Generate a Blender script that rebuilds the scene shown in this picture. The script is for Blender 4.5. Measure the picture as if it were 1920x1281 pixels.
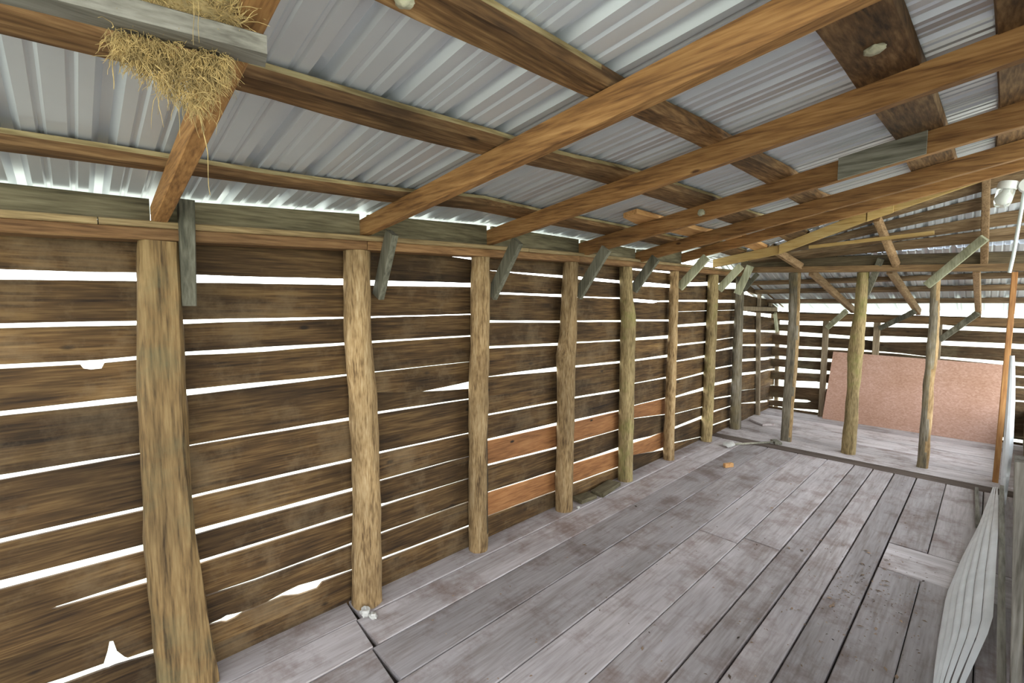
import bpy, bmesh, math, random
from mathutils import Vector, Matrix, noise
from bisect import bisect_right

# ------------------------------------------------------------------ scene, camera, world, light
for o in list(bpy.data.objects):
    bpy.data.objects.remove(o, do_unlink=True)
S = bpy.context.scene
COL = S.collection
R = math.radians
cam = bpy.data.cameras.new('camera'); camo = bpy.data.objects.new('camera', cam); COL.objects.link(camo)
cam.sensor_width = 36.0; cam.lens = 36.0 * 862.0 / 1920.0
cam.clip_start = 0.02; cam.clip_end = 400
camo.location = (0, 0, 1.5)
camo.rotation_euler = (R(90 - 4.6), 0, R(46.25))
S.camera = camo
S.view_settings.view_transform = 'Standard'
S.view_settings.look = 'None'
S.view_settings.gamma = 1.0
S.view_settings.use_curve_mapping = False
S.view_settings.exposure = 0.0
W = bpy.data.worlds.new('overcast_sky'); S.world = W; W.use_nodes = True
wn = W.node_tree.nodes; wl = W.node_tree.links
bg = wn['Background']; bg.inputs[1].default_value = 7.2
tc = wn.new('ShaderNodeTexCoord'); sx = wn.new('ShaderNodeSeparateXYZ'); rp = wn.new('ShaderNodeValToRGB')
wl.new(tc.outputs['Generated'], sx.inputs[0]); wl.new(sx.outputs['Z'], rp.inputs[0]); wl.new(rp.outputs[0], bg.inputs[0])
rp.color_ramp.elements[0].position = 0.0; rp.color_ramp.elements[0].color = (0.97, 1.0, 0.97, 1)
rp.color_ramp.elements[1].position = 0.6; rp.color_ramp.elements[1].color = (0.88, 0.94, 1.0, 1)

# ------------------------------------------------------------------ measured tables (metres): wall gaps (along, top, bottom), post centre lines (x, y, z, radius)
BAYS=[[[(-0.155, 1.6107, 1.579), (0.181, 1.6167, 1.5846)], [(-0.165, 1.4402, 1.4249), (0.173, 1.4406, 1.4242)], [(-0.173, 1.3108, 1.2953), (0.013, 1.3076, 1.2919), (0.02, 1.3069, 1.2773), (0.039, 1.3072, 1.2717), (0.067, 1.3067, 1.2727), (0.076, 1.3079, 1.2918), (0.168, 1.3119, 1.2954)], [(-0.182, 1.1615, 1.1444), (0.166, 1.1633, 1.1414)], [(-0.194, 0.9573, 0.9371), (0.035, 0.9535, 0.9382), (0.159, 0.9494, 0.9405)], [(-0.206, 0.7488, 0.7293), (0.157, 0.742, 0.724)], [(-0.215, 0.61, 0.5786), (0.163, 0.5952, 0.5664)], [(-0.222, 0.4758, 0.4751), (-0.107, 0.4637, 0.4613), (-0.092, 0.4657, 0.4555), (0.162, 0.4635, 0.4384)], [(-0.238, 0.2171, 0.1955), (-0.089, 0.1987, 0.1756), (0.015, 0.1904, 0.1703), (0.028, 0.2322, 0.1677), (0.035, 0.2654, 0.1684), (0.045, 0.262, 0.1686), (0.053, 0.2187, 0.1677), (0.073, 0.1847, 0.1641), (0.082, 0.1755, 0.1631), (0.172, 0.1684, 0.147)]], [[(0.338, 1.6164, 1.5847), (0.957, 1.6235, 1.5946)], [(0.31, 1.4418, 1.4245), (0.955, 1.4404, 1.4309)], [(0.307, 1.3162, 1.3018), (0.444, 1.3174, 1.2977), (0.604, 1.317, 1.295), (0.737, 1.3171, 1.3001), (0.948, 1.3162, 1.3019)], [(0.308, 1.169, 1.1423), (0.954, 1.1601, 1.1489)], [(0.309, 0.947, 0.9394), (0.975, 0.945, 0.9244)], [(0.31, 0.7419, 0.7259), (0.972, 0.7348, 0.7172)], [(0.312, 0.5983, 0.5742), (0.967, 0.5843, 0.5644)], [(0.322, 0.4651, 0.4458), (0.964, 0.4545, 0.4364)], [(0.336, 0.3083, 0.3033), (0.521, 0.3008, 0.29), (0.959, 0.3012, 0.2857)], [(0.343, 0.1822, 0.1742), (0.385, 0.1834, 0.1672), (0.404, 0.188, 0.1576), (0.434, 0.1807, 0.1595), (0.464, 0.1757, 0.1685), (0.512, 0.1723, 0.1674), (0.559, 0.1747, 0.1685), (0.627, 0.1866, 0.169), (0.697, 0.1913, 0.145), (0.782, 0.1803, 0.138), (0.808, 0.1775, 0.1588), (0.953, 0.1634, 0.1522)]], [[(1.535, 1.776, 1.7754), (1.59, 1.7794, 1.7748), (1.735, 1.7851, 1.7663)], [(1.136, 1.6225, 1.5961), (1.733, 1.6291, 1.6038)], [(1.099, 1.4407, 1.4332), (1.732, 1.4446, 1.4376)], [(1.096, 1.3175, 1.3048), (1.722, 1.3163, 1.3057)], [(1.097, 1.1585, 1.1511), (1.717, 1.1573, 1.1531)], [(1.095, 1.0514, 1.0503), (1.38, 1.0163, 1.0145), (1.715, 1.034, 0.9883)], [(1.116, 0.9485, 0.9334), (1.714, 0.9314, 0.9229)], [(1.119, 0.7359, 0.7218), (1.7, 0.7211, 0.7115)], [(1.122, 0.5847, 0.5733), (1.694, 0.5765, 0.5696)], [(1.118, 0.455, 0.4334), (1.155, 0.4495, 0.435), (1.693, 0.4364, 0.4294)], [(1.121, 0.3, 0.286), (1.692, 0.2896, 0.2822)], [(1.12, 0.159, 0.1443), (1.694, 0.1378, 0.1242)]], [[(2.002, 1.7126, 1.7052), (2.579, 1.7123, 1.6913)], [(1.893, 1.5776, 1.5667), (2.563, 1.5736, 1.5552)], [(1.888, 1.4025, 1.3865), (2.56, 1.3837, 1.3682)], [(1.883, 1.2406, 1.2238), (2.538, 1.223, 1.2036)], [(1.873, 1.0511, 1.0436), (2.077, 1.052, 1.0342), (2.522, 1.0491, 1.0139)], [(1.867, 0.8098, 0.7982), (2.531, 0.7942, 0.7807)], [(1.858, 0.6522, 0.6337), (2.533, 0.6374, 0.6094)], [(1.861, 0.4869, 0.473), (2.517, 0.4534, 0.4365)], [(1.86, 0.306, 0.2959), (2.513, 0.2785, 0.2643)], [(1.864, 0.1492, 0.1389), (2.509, 0.1256, 0.1138)]], [[(2.89, 1.7092, 1.6856), (3.314, 1.7009, 1.6779)], [(2.774, 1.562, 1.5532), (3.319, 1.5584, 1.546)], [(2.771, 1.3798, 1.3677), (3.317, 1.369, 1.3533)], [(2.754, 1.2186, 1.2064), (3.331, 1.2044, 1.1908)], [(2.738, 1.0389, 1.0205), (3.337, 1.0226, 1.002)], [(2.736, 0.7975, 0.783), (3.329, 0.7764, 0.7593)], [(2.739, 0.6233, 0.6003), (3.334, 0.6002, 0.5862)], [(2.729, 0.4506, 0.4355), (3.324, 0.433, 0.4227)], [(2.725, 0.2854, 0.2702), (3.321, 0.272, 0.2437)], [(2.721, 0.126, 0.1111), (3.326, 0.1015, 0.0872)]], [[(3.506, 1.8161, 1.7957), (4.24, 1.8373, 1.8)], [(3.65, 1.7026, 1.662), (4.163, 1.6948, 1.6612)], [(3.542, 1.5515, 1.5238), (3.879, 1.5399, 1.5105), (3.977, 1.5355, 1.5231), (4.15, 1.5391, 1.5238)], [(3.593, 1.3696, 1.3522), (4.161, 1.3549, 1.3379)], [(3.573, 1.2071, 1.1831), (4.148, 1.2026, 1.1715)], [(3.59, 1.0153, 0.9971), (4.148, 1.0139, 0.9872)], [(3.598, 0.8041, 0.7944), (4.149, 0.7964, 0.7806)], [(3.606, 0.6051, 0.5954), (4.128, 0.5962, 0.5834)], [(3.602, 0.4843, 0.477), (4.116, 0.4324, 0.4244)], [(3.583, 0.2894, 0.2534), (3.892, 0.2626, 0.2444), (4.136, 0.2562, 0.2535)], [(3.588, 0.1494, 0.1444), (3.938, 0.1025, 0.0946), (4.113, 0.098, 0.071)]], [[(4.436, 1.7189, 1.6845), (5.032, 1.7442, 1.7067)], [(4.367, 1.5457, 1.5288), (5.06, 1.5475, 1.53)], [(4.371, 1.299, 1.2745), (4.985, 1.3037, 1.2716)], [(4.372, 1.1039, 1.085), (5.041, 1.0982, 1.0798)], [(4.37, 0.9399, 0.9236), (5.026, 0.9438, 0.9164)], [(4.359, 0.7474, 0.7332), (5.041, 0.7584, 0.7343)], [(4.358, 0.579, 0.5592), (5.041, 0.5869, 0.5487)], [(4.346, 0.4016, 0.3911), (5.016, 0.3723, 0.3601)], [(4.354, 0.264, 0.2355), (4.997, 0.2714, 0.2317)], [(4.352, 0.1031, 0.0885), (4.946, 0.0392, 0.0294)]], [[(5.389, 1.744, 1.6792), (5.863, 1.7591, 1.6904)], [(5.257, 1.5548, 1.5201), (5.798, 1.5523, 1.5234)], [(5.278, 1.3043, 1.2733), (5.873, 1.3012, 1.2731)], [(5.295, 1.1007, 1.0884), (5.71, 1.1045, 1.0948)], [(5.305, 0.9777, 0.961), (5.722, 0.9839, 0.9598)], [(5.293, 0.7759, 0.7585), (5.842, 0.7649, 0.7476)], [(5.294, 0.6029, 0.5666), (5.81, 0.59, 0.5505)], [(5.293, 0.4259, 0.4102), (5.696, 0.3982, 0.3803)], [(5.306, 0.2773, 0.2531), (5.791, 0.2588, 0.2453)], [(5.305, 0.1161, 0.0976), (5.79, 0.101, 0.0833)], [(5.316, -0.0128, -0.0359), (5.638, -0.0172, -0.0326)]], [[(6.141, 1.6747, 1.6248), (6.622, 1.6248, 1.5877), (7.159, 1.5986, 1.5649), (7.895, 1.5659, 1.5376)], [(6.123, 1.4207, 1.3703), (6.651, 1.3872, 1.3479), (7.192, 1.3652, 1.3121), (7.936, 1.3179, 1.2646)], [(6.125, 1.1887, 1.1548), (6.942, 1.1435, 1.1175), (7.644, 1.1124, 1.0763), (7.969, 1.0956, 1.0624)], [(6.145, 0.9964, 0.9741), (7.367, 0.9291, 0.8958)], [(6.166, 0.8056, 0.7744), (6.992, 0.7639, 0.7221), (7.392, 0.7418, 0.7121), (7.7, 0.7278, 0.7073)], [(6.117, 0.6356, 0.5975), (6.748, 0.5908, 0.5591), (7.125, 0.5813, 0.5619), (7.856, 0.5429, 0.5094)], [(6.139, 0.4059, 0.4007), (6.723, 0.354, 0.3484), (7.213, 0.3362, 0.3303), (7.893, 0.2882, 0.2776)], [(6.157, 0.2354, 0.2301), (6.799, 0.1674, 0.1388), (7.185, 0.1301, 0.1003), (7.861, 0.0738, 0.0482)], [(6.231, -0.0217, -0.0307), (6.567, -0.0362, -0.0511), (6.797, -0.0347, -0.0577), (7.151, -0.0439, -0.0718), (7.886, -0.0758, -0.1403)]]]
CUTS=[-0.95, 0.235, 1.03, 1.8, 2.625, 3.44, 4.25, 5.14, 5.98, 7.42]
FAR=[[(-1.853, 1.2734, 1.2175), (-1.119, 1.2789, 1.2182), (-0.53, 1.2825, 1.2262), (-0.298, 1.2589, 1.2104), (0.093, 1.2489, 1.203)], [(-1.86, 1.1256, 1.0665), (-1.121, 1.0926, 1.0554), (-1.008, 1.1017, 1.0416), (-0.92, 1.1127, 1.0335), (-0.53, 1.113, 1.0565), (-0.386, 1.0834, 1.028), (0.098, 1.085, 1.0303)], [(-1.851, 0.9282, 0.8889), (-1.218, 0.9328, 0.9053), (-1.004, 0.9208, 0.9007), (-0.757, 0.9128, 0.8998), (-0.5, 0.8914, 0.8851), (-0.376, 0.8984, 0.8737), (0.102, 0.8913, 0.8508)], [(-1.844, 0.7703, 0.7257), (-1.447, 0.7819, 0.7394), (0.11, 0.7467, 0.7235)], [(-1.857, 0.6197, 0.5526), (-1.451, 0.6174, 0.5747), (0.117, 0.6308, 0.6076)], [(-1.875, 0.4373, 0.3473), (-1.608, 0.4586, 0.3677), (-1.455, 0.4521, 0.3734), (0.126, 0.4798, 0.4566)], [(-1.864, 0.1819, 0.1367), (-1.703, 0.1912, 0.1542), (-1.658, 0.1795, 0.1758), (0.138, 0.2644, 0.2614)], [(-1.858, 0.0462, 0.0311), (-1.468, 0.0816, 0.0384), (0.15, 0.0599, 0.0248)]]
POSTS={'P1': [[-2.09, 0.242, 1.732, 0.0621], [-2.09, 0.228, 1.249, 0.0715], [-2.09, 0.222, 0.917, 0.0727], [-2.09, 0.224, 0.643, 0.0785], [-2.09, 0.233, 0.322, 0.0874], [-2.09, 0.254, 0.024, 0.0963]], 'P2': [[-2.11, 0.997, 1.756, 0.0614], [-2.11, 0.993, 1.285, 0.0635], [-2.11, 1.011, 0.994, 0.0661], [-2.11, 1.014, 0.72, 0.0645], [-2.11, 1.01, 0.356, 0.0706], [-2.11, 1.004, -0.007, 0.0737]], 'P3': [[-2.11, 1.767, 1.78, 0.0566], [-2.11, 1.759, 1.535, 0.0584], [-2.11, 1.753, 1.233, 0.0588], [-2.11, 1.741, 1.0, 0.0606], [-2.11, 1.734, 0.644, 0.058], [-2.11, 1.733, -0.014, 0.0591]], 'P4': [[-2.1, 2.588, 1.796, 0.0565], [-2.1, 2.577, 1.542, 0.0586], [-2.1, 2.569, 1.318, 0.0626], [-2.1, 2.556, 1.199, 0.0646], [-2.1, 2.539, 1.124, 0.0721], [-2.1, 2.549, 1.046, 0.0666], [-2.1, 2.548, 0.898, 0.065], [-2.1, 2.545, 0.47, 0.0637], [-2.1, 2.537, -0.021, 0.0663]], 'P5': [[-2.1, 3.297, 1.792, 0.0509], [-2.1, 3.318, 1.549, 0.0534], [-2.1, 3.352, 1.372, 0.0647], [-2.1, 3.35, 1.104, 0.0629], [-2.1, 3.349, 0.797, 0.0611], [-2.1, 3.348, 0.375, 0.0617], [-2.1, 3.355, -0.047, 0.0624]], 'P6': [[-2.1, 4.13, 1.801, 0.0404], [-2.1, 4.136, 1.258, 0.0432], [-2.1, 4.12, 0.699, 0.046], [-2.1, 4.115, 0.324, 0.0488], [-2.1, 4.12, -0.036, 0.0518]], 'P7': [[-2.11, 5.025, 1.833, 0.053], [-2.11, 5.02, 1.223, 0.0559], [-2.11, 5.008, 0.365, 0.0592], [-2.11, 4.99, -0.021, 0.0599]], 'P8': [[-2.08, 5.718, 1.795, 0.0479], [-2.08, 5.714, 1.198, 0.054], [-2.08, 5.735, 0.256, 0.0638], [-2.08, 5.744, 0.005, 0.07]], 'P9': [[-2.13, 6.529, 1.403, 0.0263], [-2.13, 6.696, -0.088, 0.0258]], 'P10': [[-2.13, 7.316, 1.394, 0.0265], [-2.13, 7.467, -0.081, 0.024]], 'Q1': [[-1.49, 5.62, 1.831, 0.0575], [-1.483, 5.62, 1.507, 0.0526], [-1.478, 5.62, 1.226, 0.054], [-1.483, 5.62, 0.802, 0.058], [-1.493, 5.62, 0.4, 0.0552], [-1.501, 5.62, 0.004, 0.0547]], 'Q2': [[-0.899, 5.6, 1.812, 0.0477], [-0.904, 5.6, 1.443, 0.0495], [-0.921, 5.6, 1.058, 0.0657], [-0.921, 5.6, 0.667, 0.0514], [-0.925, 5.6, 0.385, 0.0563], [-0.932, 5.6, -0.011, 0.0643]], 'Q3': [[-0.373, 5.6, 1.767, 0.0317], [-0.361, 5.6, 1.362, 0.0353], [-0.361, 5.6, 1.097, 0.0391], [-0.368, 5.6, 0.741, 0.0379], [-0.367, 5.6, 0.385, 0.0384], [-0.37, 5.6, -0.032, 0.0404]]}

# ------------------------------------------------------------------ helpers
rnd = random.Random(7)
def lerp(a, b, t): return a + (b - a) * t
def pl(tab, x):                     # piecewise linear with extrapolation; tab = [(x, v...)]
    if len(tab) == 1: return tab[0][1:]
    i = min(max(bisect_right([t[0] for t in tab], x) - 1, 0), len(tab) - 2)
    a, b = tab[i], tab[i + 1]
    t = (x - a[0]) / (b[0] - a[0])
    return tuple(lerp(a[k], b[k], t) for k in range(1, len(a)))
def plc(tab, x):                    # the same, slope outside taken from the whole table (steadier)
    if len(tab) > 1 and (x < tab[0][0] or x > tab[-1][0]):
        a, b = tab[0], tab[-1]
        e = a if x < a[0] else b
        return tuple(e[k] + (b[k] - a[k]) / (b[0] - a[0]) * (x - e[0]) for k in range(1, len(a)))
    return pl(tab, x)

class MB:
    def __init__(s): s.v = []; s.f = []
    def add(s, vs, fs):
        n = len(s.v); s.v += [tuple(v) for v in vs]; s.f += [tuple(i + n for i in f) for f in fs]
    def sweep(s, rings, caps=True, closed=True):
        n = len(rings[0]); vs = [p for r in rings for p in r]; fs = []
        for i in range(len(rings) - 1):
            for j in range(n if closed else n - 1):
                k = (j + 1) % n
                fs.append((i * n + j, i * n + k, (i + 1) * n + k, (i + 1) * n + j))
        if caps and closed:
            fs.append(tuple(range(n - 1, -1, -1))); b = (len(rings) - 1) * n
            fs.append(tuple(range(b, b + n)))
        s.add(vs, fs)
    def box(s, a, b):
        x0, y0, z0 = a; x1, y1, z1 = b
        s.add([(x0,y0,z0),(x1,y0,z0),(x1,y1,z0),(x0,y1,z0),(x0,y0,z1),(x1,y0,z1),(x1,y1,z1),(x0,y1,z1)],
              [(0,3,2,1),(4,5,6,7),(0,1,5,4),(1,2,6,5),(2,3,7,6),(3,0,4,7)])
    def build(s, name, mat, parent=None, origin=None, smooth=None):
        if origin is None:
            zs = min(v[2] for v in s.v); n = len(s.v)
            origin = (sum(v[0] for v in s.v) / n, sum(v[1] for v in s.v) / n, zs)
        me = bpy.data.meshes.new(name)
        me.from_pydata([(v[0]-origin[0], v[1]-origin[1], v[2]-origin[2]) for v in s.v], [], s.f)
        bm = bmesh.new(); bm.from_mesh(me); bmesh.ops.recalc_face_normals(bm, faces=bm.faces); bm.to_mesh(me); bm.free()
        me.materials.append(mat)
        if smooth is not None:
            for p in me.polygons: p.use_smooth = True
            me.set_sharp_from_angle(angle=R(smooth))
        me.update()
        o = bpy.data.objects.new(name, me); COL.objects.link(o)
        w = Vector(origin)
        if parent is not None:
            o.parent = parent
            w = w - world_loc(parent)
        o.location = w
        return o
def world_loc(o):
    w = Vector(o.location)
    while o.parent is not None:
        o = o.parent; w = w + Vector(o.location)
    return w
def tag(o, label=None, cat=None, group=None, kind=None):
    if label: o['label'] = label
    if cat: o['category'] = cat
    if group: o['group'] = group
    if kind: o['kind'] = kind
    return o
def empty(name, loc=(0, 0, 0)):
    o = bpy.data.objects.new(name, None); COL.objects.link(o); o.location = loc; o.empty_display_size = 0.1
    return o
def jit(a): return rnd.uniform(-a, a)

def bar_rings(p0, p1, w, h, up=(0, 0, 1), n=2, wob=0.0, ch=0.08, seed=0.0, bend=None, taper=None):
    """rings of a chamfered board from p0 to p1 (centre line); w across, h along 'up'"""
    p0 = Vector(p0); p1 = Vector(p1); d = (p1 - p0).normalized(); up = Vector(up)
    side = d.cross(up).normalized(); u = side.cross(d).normalized()
    rings = []
    for i in range(n + 1):
        t = i / n; c = p0.lerp(p1, t)
        if bend: c = c + u * bend(t)
        tw = w * (taper(t) if taper else 1.0)
        a, b = tw / 2, h / 2; k = min(a, b) * ch * 2
        prof = [(-a + k, -b), (a - k, -b), (a, -b + k), (a, b - k), (a - k, b), (-a + k, b), (-a, b - k), (-a, -b + k)]
        ring = []
        for j, (x, y) in enumerate(prof):
            g = noise.noise(Vector((seed * 3.1 + j * 7.7, seed + t * (p1 - p0).length * 3.0, 1.3))) * wob
            g2 = noise.noise(Vector((seed * 1.7 + j * 5.1 + 50, seed + t * (p1 - p0).length * 3.0, 9.3))) * wob
            ring.append(c + side * (x + g) + u * (y + g2))
        rings.append(ring)
    return rings
def bar(name, mat, p0, p1, w, h, up=(0, 0, 1), parent=None, **k):
    m = MB(); m.sweep(bar_rings(p0, p1, w, h, up, **k)); return m.build(name, mat, parent, smooth=40)

def log_mb(tab, sides=14, wob=0.006, step=0.06, flat=None, seed=0.0, sx=1.0, sy=1.0):
    """tab = [(x, y, z, r)] from top to foot; an irregular barked pole"""
    t2 = sorted([(z, x, y, r) for x, y, z, r in tab])
    z0, z1 = t2[0][0], t2[-1][0]; n = max(6, int((z1 - z0) / step)); rings = []
    for i in range(n + 1):
        z = lerp(z0, z1, i / n); x, y, r = pl(t2, z); ring = []
        for j in range(sides):
            a = 2 * math.pi * j / sides; ca, sa = math.cos(a), math.sin(a)
            q = r * (1 + 0.06 * noise.noise(Vector((ca * 1.3 + seed, sa * 1.3, z * 2.2 + seed)))) + wob * noise.noise(Vector((ca * 3 + seed * 2, sa * 3, z * 7)))
            px, py = q * ca * sx, q * sa * sy
            if flat: px, py = flat(px, py, r)
            ring.append((x + px, y + py, z))
        rings.append(ring)
    m = MB(); m.sweep(rings); return m

# ------------------------------------------------------------------ materials
def newmat(name):
    m = bpy.data.materials.new(name); m.use_nodes = True
    n = m.node_tree.nodes; b = n['Principled BSDF']
    return m, n, m.node_tree.links, b
def ramp(n, stops):
    r = n.new('ShaderNodeValToRGB'); e = r.color_ramp.elements
    while len(e) < len(stops): e.new(0.5)
    for k, (p, c) in enumerate(stops): e[k].position = p; e[k].color = (*c, 1)
    return r
def mix(n, l, a, b, f, mode='MIX'):
    m = n.new('ShaderNodeMix'); m.data_type = 'RGBA'; m.blend_type = mode
    for s, v in ((0, f), (6, a), (7, b)):
        if isinstance(v, bpy.types.NodeSocket): l.new(v, m.inputs[s])
        else: m.inputs[s].default_value = v if s == 0 else (*v, 1)
    return m.outputs[2]
def wood(name, dark, mid, light, axis, grain=1.0, rough=0.8, spread=0.35, knots=0.0, knotcol=(0.02, 0.012, 0.006), stain=None, stain_amt=0.0, bump=0.35, spots=None, long=0.07):
    m, n, l, b = newmat(name)
    tc = n.new('ShaderNodeTexCoord'); oi = n.new('ShaderNodeObjectInfo')
    ad = n.new('ShaderNodeVectorMath'); ad.operation = 'MULTIPLY_ADD'
    cmb = n.new('ShaderNodeCombineXYZ'); mr = n.new('ShaderNodeMath'); mr.operation = 'MULTIPLY'; mr.inputs[1].default_value = 37.0
    l.new(oi.outputs['Random'], mr.inputs[0])
    for k in range(3): l.new(mr.outputs[0], cmb.inputs[k])
    va = n.new('ShaderNodeVectorMath'); va.operation = 'ADD'
    l.new(tc.outputs['Object'], va.inputs[0]); l.new(cmb.outputs[0], va.inputs[1])
    def mp(sc):
        q = n.new('ShaderNodeMapping'); s = [sc, sc, sc]; s['XYZ'.index(axis)] *= long
        q.inputs['Scale'].default_value = s; l.new(va.outputs[0], q.inputs[0]); return q.outputs[0]
    g = n.new('ShaderNodeTexNoise'); g.inputs['Scale'].default_value = 1; g.inputs['Detail'].default_value = 7; g.inputs['Roughness'].default_value = 0.65; g.inputs['Distortion'].default_value = 0.35
    l.new(mp(38 * grain), g.inputs[0])
    f = n.new('ShaderNodeTexNoise'); f.inputs['Scale'].default_value = 1; f.inputs['Detail'].default_value = 3
    l.new(mp(190 * grain), f.inputs[0])
    c = n.new('ShaderNodeTexNoise'); c.inputs['Scale'].default_value = 4.0; c.inputs['Detail'].default_value = 5; c.inputs['Roughness'].default_value = 0.6
    q = n.new('ShaderNodeMapping'); s = [1, 1, 1]; s['XYZ'.index(axis)] = 0.35; q.inputs['Scale'].default_value = s
    l.new(va.outputs[0], q.inputs[0]); l.new(q.outputs[0], c.inputs[0])
    sm = n.new('ShaderNodeMath'); sm.operation = 'MULTIPLY_ADD'; sm.inputs[1].default_value = 0.45; l.new(f.outputs['Fac'], sm.inputs[0])
    sm2 = n.new('ShaderNodeMath'); sm2.operation = 'MULTIPLY'; sm2.inputs[1].default_value = 0.55; l.new(g.outputs['Fac'], sm2.inputs[0]); l.new(sm2.outputs[0], sm.inputs[2])
    r = ramp(n, [(0.36, dark), (0.5, mid), (0.66, light)]); l.new(sm.outputs[0], r.inputs[0])
    col = r.outputs[0]
    cr = ramp(n, [(0.3, (1 - spread,) * 3), (0.7, (1 + spread,) * 3)]); l.new(c.outputs['Fac'], cr.inputs[0])
    col = mix(n, l, col, cr.outputs[0], 1.0, 'MULTIPLY')
    if knots:
        v = n.new('ShaderNodeTexVoronoi'); v.inputs['Scale'].default_value = 1
        k2 = n.new('ShaderNodeMapping'); s = [7, 7, 7]; s['XYZ'.index(axis)] = 3.2; k2.inputs['Scale'].default_value = s
        l.new(va.outputs[0], k2.inputs[0]); l.new(k2.outputs[0], v.inputs[0])
        kr = ramp(n, [(knots * 0.5, (1, 1, 1)), (knots, (0, 0, 0))]); l.new(v.outputs['Distance'], kr.inputs[0])
        col = mix(n, l, col, knotcol, kr.outputs[0])
    if stain:
        st = n.new('ShaderNodeTexNoise'); st.inputs['Scale'].default_value = 3.3; st.inputs['Detail'].default_value = 6; st.inputs['Roughness'].default_value = 0.7
        l.new(va.outputs[0], st.inputs[0])
        sr = ramp(n, [(0.5, (0, 0, 0)), (0.68, (stain_amt,) * 3)]); l.new(st.outputs['Fac'], sr.inputs[0])
        col = mix(n, l, col, stain, sr.outputs[0])
    if spots:                                    # lichen / bark flecks
        vs = n.new('ShaderNodeTexNoise'); vs.inputs['Scale'].default_value = spots[1]; vs.inputs['Detail'].default_value = 4
        l.new(va.outputs[0], vs.inputs[0])
        vr = ramp(n, [(0.56, (0, 0, 0)), (0.64, (spots[2],) * 3)]); l.new(vs.outputs['Fac'], vr.inputs[0])
        col = mix(n, l, col, spots[0], vr.outputs[0])
    hs = n.new('ShaderNodeHueSaturation'); mm = n.new('ShaderNodeMapRange'); mm.inputs[3].default_value = 0.78; mm.inputs[4].default_value = 1.22
    l.new(oi.outputs['Random'], mm.inputs[0]); l.new(mm.outputs[0], hs.inputs['Value']); l.new(col, hs.inputs['Color'])
    l.new(hs.outputs[0], b.inputs['Base Color'])
    b.inputs['Roughness'].default_value = rough
    b.inputs['Specular IOR Level'].default_value = 0.3
    bp = n.new('ShaderNodeBump'); bp.inputs['Strength'].default_value = bump; bp.inputs['Distance'].default_value = 0.006
    l.new(sm.outputs[0], bp.inputs['Height']); l.new(bp.outputs[0], b.inputs['Normal'])
    return m
def plain(name, col, rough=0.6, metal=0.0, var=0.12, scale=20.0, bump=0.1, **kw):
    m, n, l, b = newmat(name)
    tc = n.new('ShaderNodeTexCoord'); t = n.new('ShaderNodeTexNoise'); t.inputs['Scale'].default_value = scale; t.inputs['Detail'].default_value = 5
    l.new(tc.outputs['Object'], t.inputs[0])
    r = ramp(n, [(0.3, tuple(c * (1 - var) for c in col)), (0.7, tuple(min(1, c * (1 + var)) for c in col))]); l.new(t.outputs['Fac'], r.inputs[0])
    l.new(r.outputs[0], b.inputs['Base Color']); b.inputs['Roughness'].default_value = rough; b.inputs['Metallic'].default_value = metal
    bp = n.new('ShaderNodeBump'); bp.inputs['Strength'].default_value = bump; bp.inputs['Distance'].default_value = 0.004
    l.new(t.outputs['Fac'], bp.inputs['Height']); l.new(bp.outputs[0], b.inputs['Normal'])
    for k, v in kw.items(): b.inputs[k].default_value = v
    return m

M = {}
M['plank'] = wood('dark_wall_plank', (0.022, 0.012, 0.005), (0.072, 0.039, 0.014), (0.15, 0.09, 0.034), 'Y', 0.65, 0.85, 0.6, knots=0.09, stain=(0.19, 0.135, 0.075), stain_amt=0.45, long=0.05)
M['plank_x'] = wood('dark_far_wall_plank', (0.028, 0.016, 0.007), (0.068, 0.04, 0.018), (0.125, 0.08, 0.04), 'X', 0.8, 0.85, 0.45, knots=0.09, stain=(0.16, 0.15, 0.09), stain_amt=0.4)
M['plank_red'] = wood('fresh_red_wall_plank', (0.14, 0.058, 0.02), (0.25, 0.108, 0.038), (0.34, 0.165, 0.065), 'Y', 0.7, 0.8, 0.2, knots=0.08)
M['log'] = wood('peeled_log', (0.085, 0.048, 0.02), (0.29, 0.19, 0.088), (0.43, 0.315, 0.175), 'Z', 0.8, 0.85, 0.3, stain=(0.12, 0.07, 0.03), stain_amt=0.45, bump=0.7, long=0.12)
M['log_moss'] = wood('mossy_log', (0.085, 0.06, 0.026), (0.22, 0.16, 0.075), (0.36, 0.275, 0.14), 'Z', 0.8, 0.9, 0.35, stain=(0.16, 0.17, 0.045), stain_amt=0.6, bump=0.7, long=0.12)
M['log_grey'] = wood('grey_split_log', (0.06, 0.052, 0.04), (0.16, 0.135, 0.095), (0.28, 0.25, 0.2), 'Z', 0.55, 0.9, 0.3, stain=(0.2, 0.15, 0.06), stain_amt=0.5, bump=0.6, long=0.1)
M['log_slab'] = wood('split_log_slab', (0.05, 0.03, 0.012), (0.18, 0.112, 0.045), (0.28, 0.19, 0.085), 'Z', 0.6, 0.8, 0.3, stain=(0.12, 0.115, 0.06), stain_amt=0.5, bump=0.5, long=0.08)
M['rafter'] = wood('brown_rafter', (0.11, 0.05, 0.018), (0.26, 0.128, 0.044), (0.39, 0.215, 0.082), 'X', 0.7, 0.7, 0.25, knots=0.085, knotcol=(0.07, 0.03, 0.012), bump=0.2)
M['rafter_y'] = wood('brown_sloping_rafter', (0.13, 0.075, 0.035), (0.25, 0.155, 0.08), (0.34, 0.23, 0.13), 'Y', 0.7, 0.75, 0.25, bump=0.2)
M['pine'] = wood('yellow_pine', (0.33, 0.2, 0.065), (0.5, 0.33, 0.12), (0.6, 0.43, 0.19), 'X', 0.6, 0.65, 0.15, knots=0.06, knotcol=(0.14, 0.07, 0.02), bump=0.15)
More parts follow.
